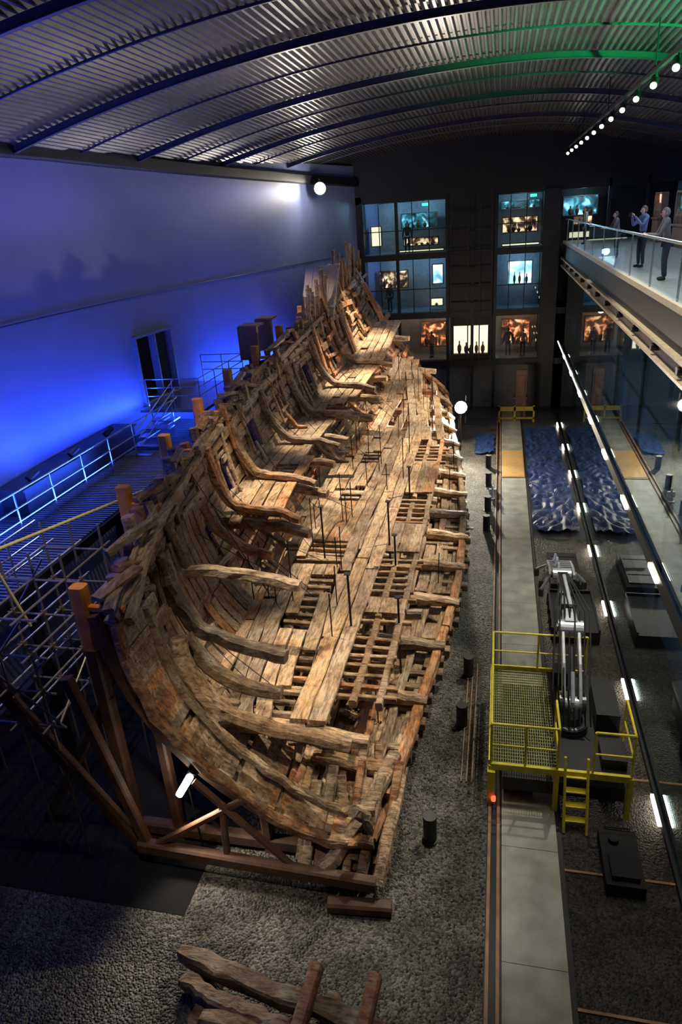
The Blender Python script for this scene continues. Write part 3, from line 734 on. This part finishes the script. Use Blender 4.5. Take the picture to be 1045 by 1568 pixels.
cases=[('dsp_w',-2.75,-.65,3.6,5.3,.3),('dsp_o',-5.0,-3.4,3.8,5.3,2.2),('dsp_o',.2,1.9,3.8,5.3,2.2),('dsp_b',-4.1,-3.5,7.8,8.9,1.5),('dsp_w',-4.2,-3.5,6.5,6.9,1.2),
('dsp_t',-7.6,-5.8,7.6,8.6,2.2),('dsp_b',.5,1.9,7.5,8.8,2.0),('dsp_c',-6.1,-3.9,11.1,11.9,2.4),('dsp_t',-5.9,-3.8,10.1,10.5,1.8),('dsp_w',-7.9,-7.3,10.2,11.3,1.5),
('dsp_t',.1,2.1,10.5,11.3,1.8),('dsp_c',.0,2.2,11.8,12.2,2.4),('dsp_w',3.9,5.0,10.0,10.3,1.0),('dsp_c',3.6,5.5,11.2,12.2,2.4),('dsp_t',4.2,5.2,10.7,11.1,1.9),('dsp_w',.1,2.2,9.78,9.86,1.0),('dsp_w',-6.1,-3.4,9.78,9.84,1.0)]
exm=simple('exhibit_dark',(.12,.07,.05),.6)
def exhibits(s,mk,x0,x1,z0,z1,y):
    if x1-x0>.7 and z1-z0>.35:
        nn=int((x1-x0)*2.6)
        for j in range(nn):
            x=x0+.2+(x1-x0-.4)*(j+.5)/nn+U(-.08,.08); hh=min(.8,(z1-z0)*U(.3,.6)); q=U(.6,1.2)
            s.tube([(x,y-.2,z0),(x,y-.2,z0+hh*.3),(x,y-.2,z0+hh*.6),(x,y-.2,z0+hh*.75),(x,y-.2,z0+hh)],[.06*q,.13*q,.12*q,.04*q,.045*q],8)
for i,(mk,x0,x1,z0,z1,dy) in enumerate(cases):
    s=MB(); y=YE+dy; s.box(x0,x1,y,y+.06,z0,z1); o=s.obj('display_case',M[mk],None)
    s=MB(); f=.05
    s.box(x0-f,x1+f,y-.15,y+.1,z1,z1+f); s.box(x0-f,x1+f,y-.3,y+.1,z0-f,z0); s.box(x0-f,x0,y-.15,y+.1,z0,z1); s.box(x1,x1+f,y-.15,y+.1,z0,z1)
    exhibits(s,mk,x0,x1,z0,z1,y); s.obj('exhibits',exm,o)
sidecases=[('dsp_o',37,40,6.3,7.8),('dsp_w',31,34,6.5,7.4),('dsp_t',25,28,6.4,7.8),('dsp_o',19,22,6.4,7.7),('dsp_c',35,39,3.4,4.9),('dsp_o',27,30,3.5,4.9),('dsp_t',21,24,3.4,4.7),('dsp_c',14.5,17,6.4,7.7),
('dsp_c',31,34,10.8,12.0),('dsp_t',37,38.5,11,12)]
for mk,y0,y1,z0,z1 in sidecases:
    s=MB(); s.box(7.4,7.5,y0,y1,z0,z1); o=s.obj('wall_showcase',M[mk],None)
    s=MB(); s.box(7.1,7.5,y0,y1,z0-.08,z0); s.box(7.2,7.5,y0,y1,z1,z1+.08); s.box(7.2,7.5,y0-.08,y0,z0,z1); s.box(7.2,7.5,y1,y1+.08,z0,z1); zf_=[q for q in (2.93,5.73,9.9) if q<z0][-1]; s.box(7.15,7.45,y0+.1,y1-.1,zf_,z0-.08)
    for j in range(4):
        yy_=y0+(y1-y0)*(j+.5)/4; s.tube([(7.3,yy_,z0),(7.3,yy_,z0+.3),(7.3,yy_,z0+.6)],[.1,.15,.06],8)
    s.obj('exhibits',exm,o)
s=MB()
for x,z in ((-4.6,12.3),(1.6,12.35),(4.2,12.75),(5.2,12.9)): s.box(x,x+.35,YE+.35,YE+.4,z,z+.14)
s.obj('exit_sign',M['eG'])
s=MB(); s.box(.1,2.2,41,41.1,.7,.95); s.box(.1,.2,41,41.1,0,1); s.box(2.1,2.2,41,41.1,0,1); s.box(1,1.1,41,41.1,0,1); s.box(.1,2.2,41,41.1,.2,.3); s.obj('yellow_barrier',simple('dull_yellow',(.3,.22,.02),.5))
s=MB(); s.box(1.1,1.7,42,42.6,0,2.9); s.box(1.0,1.8,41.9,42.7,1.2,1.3); s.box(1.2,1.6,41.9,42,1.5,2.6); s.obj('machine_cabinet',simple('brown_cabinet',(.12,.06,.04),.5))
# ------------------------------------------------------------ people
skin=simple('skin',(.55,.34,.25),.5,noise=.05); hairm=simple('hair_dark',(.04,.025,.02),.6)
def person(loc,yaw,h=1.72,shirt=(.05,.05,.08),pants=(.03,.03,.05),arms='rail',hair=(.05,.03,.02),lean=.0):
    root=empty('visitor',loc); root.rotation_euler=(0,0,yaw); root.scale=(h/1.75,)*3
    def skinm(name,pts,edges,rad,mat,rootv=0):
        me=bpy.data.meshes.new(name); me.from_pydata(pts,edges,[]); o=bpy.data.objects.new(name,me); bpy.context.collection.objects.link(o); o.parent=root
        md=o.modifiers.new('Skin','SKIN'); md.use_smooth_shade=True
        for i,v in enumerate(me.skin_vertices[0].data):
            v.radius=(rad[i] if hasattr(rad[i],'__len__') else (rad[i],rad[i])); v.use_root=(i==rootv)
        sb_=o.modifiers.new('S','SUBSURF'); sb_.levels=1; sb_.render_levels=2
        me.materials.append(mat); return o
    ms=simple('shirt',shirt,.8); mp=simple('trousers',pants,.8)
    L=lean
    if arms=='rail': hL=(-.2,.42+L,1.16); hR=(.2,.42+L,1.16); eL=(-.27,.16+L,1.12); eR=(.27,.16+L,1.12)
    elif arms=='phone': hL=(-.07,.36+L,1.5); hR=(.08,.36+L,1.5); eL=(-.26,.2+L,1.22); eR=(.26,.2+L,1.22)
    else: hL=(-.27,.08,.82); hR=(.27,.08,.82); eL=(-.27,-.02,1.12); eR=(.27,-.02,1.12)
    pts=[(0,0,.98),(0,L*.4,1.15),(0,L*.8,1.35),(0,L,1.47),(0,L+.01,1.54),(-.18,L,1.44),eL,hL,(.18,L,1.44),eR,hR]
    skinm('torso_shirt',pts,[(0,1),(1,2),(2,3),(3,4),(3,5),(5,6),(6,7),(3,8),(8,9),(9,10)],[(.15,.11),(.14,.1),(.17,.115),(.12,.09),(.055,.055),.075,.052,.036,.075,.052,.036],ms)
    skinm('legs_trousers',[(0,0,1.0),(-.1,0,.9),(-.11,.02,.5),(-.11,-.02,.08),(.1,0,.9),(.11,.03,.5),(.12,-.01,.08)],[(0,1),(1,2),(2,3),(0,4),(4,5),(5,6)],[(.15,.11),.095,.065,.05,.095,.065,.05],mp)
    for sx in (-.11,.12): skinm('shoe',[(sx,-.05,.05),(sx,.06,.045),(sx,.15,.035)],[(0,1),(1,2)],[.045,.045,.035],M['rubber'])
    bm=bmesh.new(); bmesh.ops.create_uvsphere(bm,u_segments=20,v_segments=14,radius=1)
    for v in bm.verts:
        x,y,z=v.co; v.co=V((x*.075*(1-.18*max(0,-z)),y*.095,z*.118))
    me=bpy.data.meshes.new('head'); bm.to_mesh(me); bm.free(); me.polygons.foreach_set('use_smooth',[True]*len(me.polygons)); me.materials.append(skin)
    o=bpy.data.objects.new('head',me); o.location=(0,L+.03,1.64); bpy.context.collection.objects.link(o); o.parent=root
    s=MB(); s.tube([(0,L+.115,1.645),(0,L+.145,1.615)],[.008,.016],8)
    for sx in(-.078,.078): s.tube([(sx,L+.01,1.66),(sx,L+.01,1.61)],.014,6)
    s.tube([(0,L,1.48),(0,L+.01,1.58)],.05,10); s.obj('nose_ears_neck',skin,root)
    s=MB()
    for sx in(-.03,.03): s.tube([(sx,L+.118,1.655),(sx,L+.124,1.655)],.01,8)
    s.box(-.025,.025,L+.112,L+.118,1.578,1.586); s.obj('eyes_mouth',hairm,root)
    bm=bmesh.new(); bmesh.ops.create_uvsphere(bm,u_segments=18,v_segments=12,radius=1)
    for v in bm.verts:
        x,y,z=v.co
        v.co=V((x*.084,y*.102-.012,z*.124+.012))
        if y>.25 and z<.45: v.co=V((x*.06,y*.05,z*.08+.02))
    me=bpy.data.meshes.new('hair'); bm.to_mesh(me); bm.free(); me.materials.append(simple('hair',hair,.7)); o=bpy.data.objects.new('hair',me); o.location=(0,L+.03,1.645); bpy.context.collection.objects.link(o); o.parent=root
    for sg,hp_,ep in ((-1,hL,eL),(1,hR,eR)):
        w=V(hp_); d=(w-V(ep)).normalized(); sd=d.cross(V((0,0,1))); sd=sd.normalized() if sd.length>.1 else V((1,0,0)); u=sd.cross(d)
        P=[w,w+d*.05,w+d*.085]; skinm('palm',[tuple(p) for p in P],[(0,1),(1,2)],[.026,.034,.032],skin)
        for fi,ln in enumerate((.07,.08,.075,.06)):
            b=w+d*.085+sd*(fi-1.5)*.019
            skinm('finger',[tuple(b),tuple(b+d*ln*.5-u*.008),tuple(b+d*ln*.85-u*.03)],[(0,1),(1,2)],[.009,.0085,.007],skin)
        b=w+d*.03-sd*sg*.03; skinm('thumb',[tuple(b),tuple(b+d*.03-sd*sg*.025),tuple(b+d*.06-sd*sg*.03-u*.01)],[(0,1),(1,2)],[.012,.01,.008],skin)
    if arms=='phone':
        s=MB(); s.box(-.08,.08,.46+L,.47+L,1.5,1.6); s.obj('phone',M['rubber'],root)
    return root
person((4.22,20.4,9.9),math.radians(85),1.75,(.1,.1,.12),arms='rail',lean=.08,hair=(.15,.15,.16))
person((4.35,24.6,9.9),math.radians(110),1.78,(.12,.14,.3),arms='phone',hair=(.1,.06,.04))
person((4.25,29.0,9.9),math.radians(95),1.6,(.08,.08,.09),arms='rail',lean=.1)
person((4.2,39.5,9.9),math.radians(90),1.75,(.35,.35,.38),arms='down')
person((4.9,33.5,5.73),math.radians(80),1.7,(.25,.08,.05),arms='down'); person((5.2,36.2,5.73),math.radians(-90),1.75,(.1,.12,.2),arms='down')
person((-5.6,44.9,9.73),math.radians(180),1.7,(.04,.04,.05),arms='down'); person((-6.8,44.9,6.23),math.radians(150),1.7,(.05,.03,.03),arms='down')
person((.6,45.1,3.23),math.radians(10),1.7,(.05,.03,.03),arms='down'); person((1.5,44.9,3.23),math.radians(160),1.6,(.2,.12,.1),arms='down'); person((-4.2,45.0,3.23),math.radians(60),1.65,(.3,.05,.03),arms='down')
# ------------------------------------------------------------ lamps
def lampfit(name,p,d,r,mat,stand=None):
    s=MB(); p=V(p); d=V(d).normalized(); s.tube([p-d*.25,p-d*.05,p],[r*.6,r*1.15,r*1.15],14)
    if stand is not None: s.tube([p-d*.12,V((p.x-d.x*.12,p.y-d.y*.12,stand))],.03,8)
    o=s.obj(name,M['dark']); s=MB(); s.tube([p,p+d*.01],r,16); s.obj('lens',mat,o)
lampfit('floodlight',(-1.85,35.6,2.4),(.15,-1,.1),.3,M['eW'],0)
lampfit('wall_floodlight',(-9.2,38,13.45),(.3,-1,0),.28,M['eW'],13.9)
s=MB(); s.tube([(-5.95,9.2,1.75),(-5.65,9.3,2.25)],.09,12); s.tube([(-5.8,9.25,2.0),(-5.8,9.35,0)],.02,6); o=s.obj('work_lamp',M['dark']); s=MB(); s.tube([(-5.93,9.09,1.8),(-5.67,9.18,2.22)],.07,10); s.obj('tube',emis('work_lamp_glow',(1,.93,.8),40),o)
def spot(name,p,tgt,e,col,ang,bl=.5,r=.12):
    l=bpy.data.lights.new(name,'SPOT'); l.energy=e; l.color=col; l.spot_size=math.radians(ang); l.spot_blend=bl; l.shadow_soft_size=r
    o=bpy.data.objects.new(name,l); o.location=p; o.rotation_euler=(V(tgt)-V(p)).to_track_quat('-Z','Y').to_euler(); bpy.context.collection.objects.link(o)
def areaY(name,p,d,e,col,sy,sx,spread=180):
    l=bpy.data.lights.new(name,'AREA'); l.shape='RECTANGLE'; l.size=sy; l.size_y=sx; l.energy=e; l.color=col; l.spread=math.radians(spread)
    o=bpy.data.objects.new(name,l); zz=-V(d).normalized(); xx=V((0,1,0)); yy2=zz.cross(xx).normalized(); xx=yy2.cross(zz)
    m=Matrix((xx,yy2,zz)).transposed().to_4x4(); m.translation=V(p); o.matrix_world=m; bpy.context.collection.objects.link(o)
def point(name,p,e,col,r=.1):
    l=bpy.data.lights.new(name,'POINT'); l.energy=e; l.color=col; l.shadow_soft_size=r
    o=bpy.data.objects.new(name,l); o.location=p; bpy.context.collection.objects.link(o)
W=(1,.88,.67)
for y,tx,ty,e,an in ((18,-3.2,11.5,8500,28),(22,-2.6,16.5,12500,26),(26,-3.6,21,17000,26),(30,-3.2,26.5,19000,26),(35,-4,31.5,18000,28),(40,-5,37,15000,28)):
    spot('track_spot',(3.2,y,14.2),(tx,ty,2.5),e,W,an,1)
for y,tx,ty,e in ((14,-4.4,12.0,8000),(20,-6.0,17.5,9500),(26,-6,23,12000),(32,-6.5,30,14000),(36,-7,36,12000)):
    spot('ceiling_spot',(-6.5,y,13.8),(tx,ty,3),e,W,28,1)
spot('stern_spot',(-3,4,14),(-4.8,9.8,2),3200,W,28,1)
spot('floor_spot',(-1,12,14),(-1.0,9.6,0),3200,(1,.95,.8),26,1)
spot('floor_spot',(-1,7,14),(-2.6,6.1,0),1500,(1,.93,.75),26,1)
spot('side_spot',(-6.5,9,13.6),(-8.8,10.5,6),1100,(1,.85,.6),44,1)
spot('side_spot',(-6.5,16,13.6),(-9.0,18,6),1300,(1,.85,.6),40,1)
spot('bow_edge_spot',(-10.5,30,13.5),(-9.3,32,8.5),1500,(1,.85,.65),50,1)
spot('path_spot',(2.6,16,14),(1.0,13.5,0),3300,(1,.98,.85),30,1)
spot('path_spot',(2.6,30,14),(1.0,30,0),2600,(.85,.92,1),40,.9)
spot('path_spot',(2.6,22,14),(1.0,20,0),2400,(1,.98,.85),34,.9)
spot('path_spot',(2.6,8,14),(.9,7,0),800,(1,.98,.8),30,.9)
spot('lamp_flood',(-1.85,35.5,2.45),(-3,20,2),2200,W,120); point('lamp_flood_glow',(-1.7,35.2,2.6),500,W)
point('corner_flood',(-8.8,37.4,13.3),130,(1,.95,.85),.15)
spot('work_lamp_light',(-5.75,8.95,1.9),(-4.3,7.5,0),220,(1,.9,.75),120)
B=(.03,.1,1)
areaY('blue_uplight',(-12.5,8,5.5),(-.55,0,1),700,B,12,.3)
areaY('blue_uplight',(-11.4,10,5.6),(-1,0,.7),720,B,16,.3)
areaY('blue_uplight',(-12.3,19,6.2),(-.5,0,1),260,B,7,.3)
areaY('blue_uplight',(-10.6,29,5.6),(-1,0,.7),720,B,14,.3)
areaY('blue_wall_wash',(-10.6,24,13.4),(-1,0,-.8),50,(.1,.12,1),34,.3)
areaY('violet_ceiling_wash',(-11,12,12),(-.1,0,1),150,(.22,.17,1),18,1)
spot('blue_walkway_spot',(-10.5,17,12),(-11.2,14,5.2),1100,(.25,.4,1),60)
spot('green_ceiling_spot',(5.5,16,12.0),(3.2,20.5,16),9000,(.02,1,.25),56,.9)
spot('white_ceiling_spot',(-2,26,12.8),(-2,23,16),650,(1,.9,.72),130,1)
spot('white_ceiling_spot',(-7.5,30,12),(-8,26,15.2),420,(1,.92,.85),100,1)
areaY('balcony_blue',(8.0,26,13.0),(1,0,-.1),420,(.15,.3,1),20,.6)
areaY('balcony_downlight',(5.0,26,13.4),(0,0,-1),420,(.8,.88,1),26,.5)
areaY('beam_wash',(2.0,16,13.6),(.35,0,-1),190,(1,.9,.7),14,.4,60)
areaY('gallery_light_upper',(6,26,9.3),(0,0,-1),260,(.45,.65,1),30,.5)
areaY('gallery_light_lower',(6,26,5.3),(0,0,-1),170,(.4,.6,1),30,.5)
for x in (-6.6,-4.4,1.1,4.6):
    for z,c,e in ((12.4,(.4,.75,1),46),(9.1,(.35,.65,1),40),(5.75,(1,.5,.28),30)):
        if x>3 and z<12: continue
        point('gallery_lamp',(x,YE+1.6,z),e,c,.2)
w=bpy.data.worlds.new('w'); bpy.context.scene.world=w; w.use_nodes=True
w.node_tree.nodes['Background'].inputs[0].default_value=(.3,.4,.8,1); w.node_tree.nodes['Background'].inputs[1].default_value=.01
areaY('house_light',(-3,24,13.7),(0,0,-1),90,(.8,.85,1),26,6)
# ------------------------------------------------------------ camera
ey=V((246,469,-1045)).normalized(); ez=-V((178,-2422,-1045)).normalized()
ex=ey.cross(ez).normalized(); ez=ex.cross(ey).normalized()
cam=bpy.data.cameras.new('camera'); co_=bpy.data.objects.new('camera',cam); bpy.context.collection.objects.link(co_)
m=Matrix((ex,ey,ez)).to_4x4(); m.translation=V((0,0,H)); co_.matrix_world=m
cam.sensor_fit='VERTICAL'; cam.sensor_height=36; cam.lens=24; cam.clip_end=300
bpy.context.scene.camera=co_
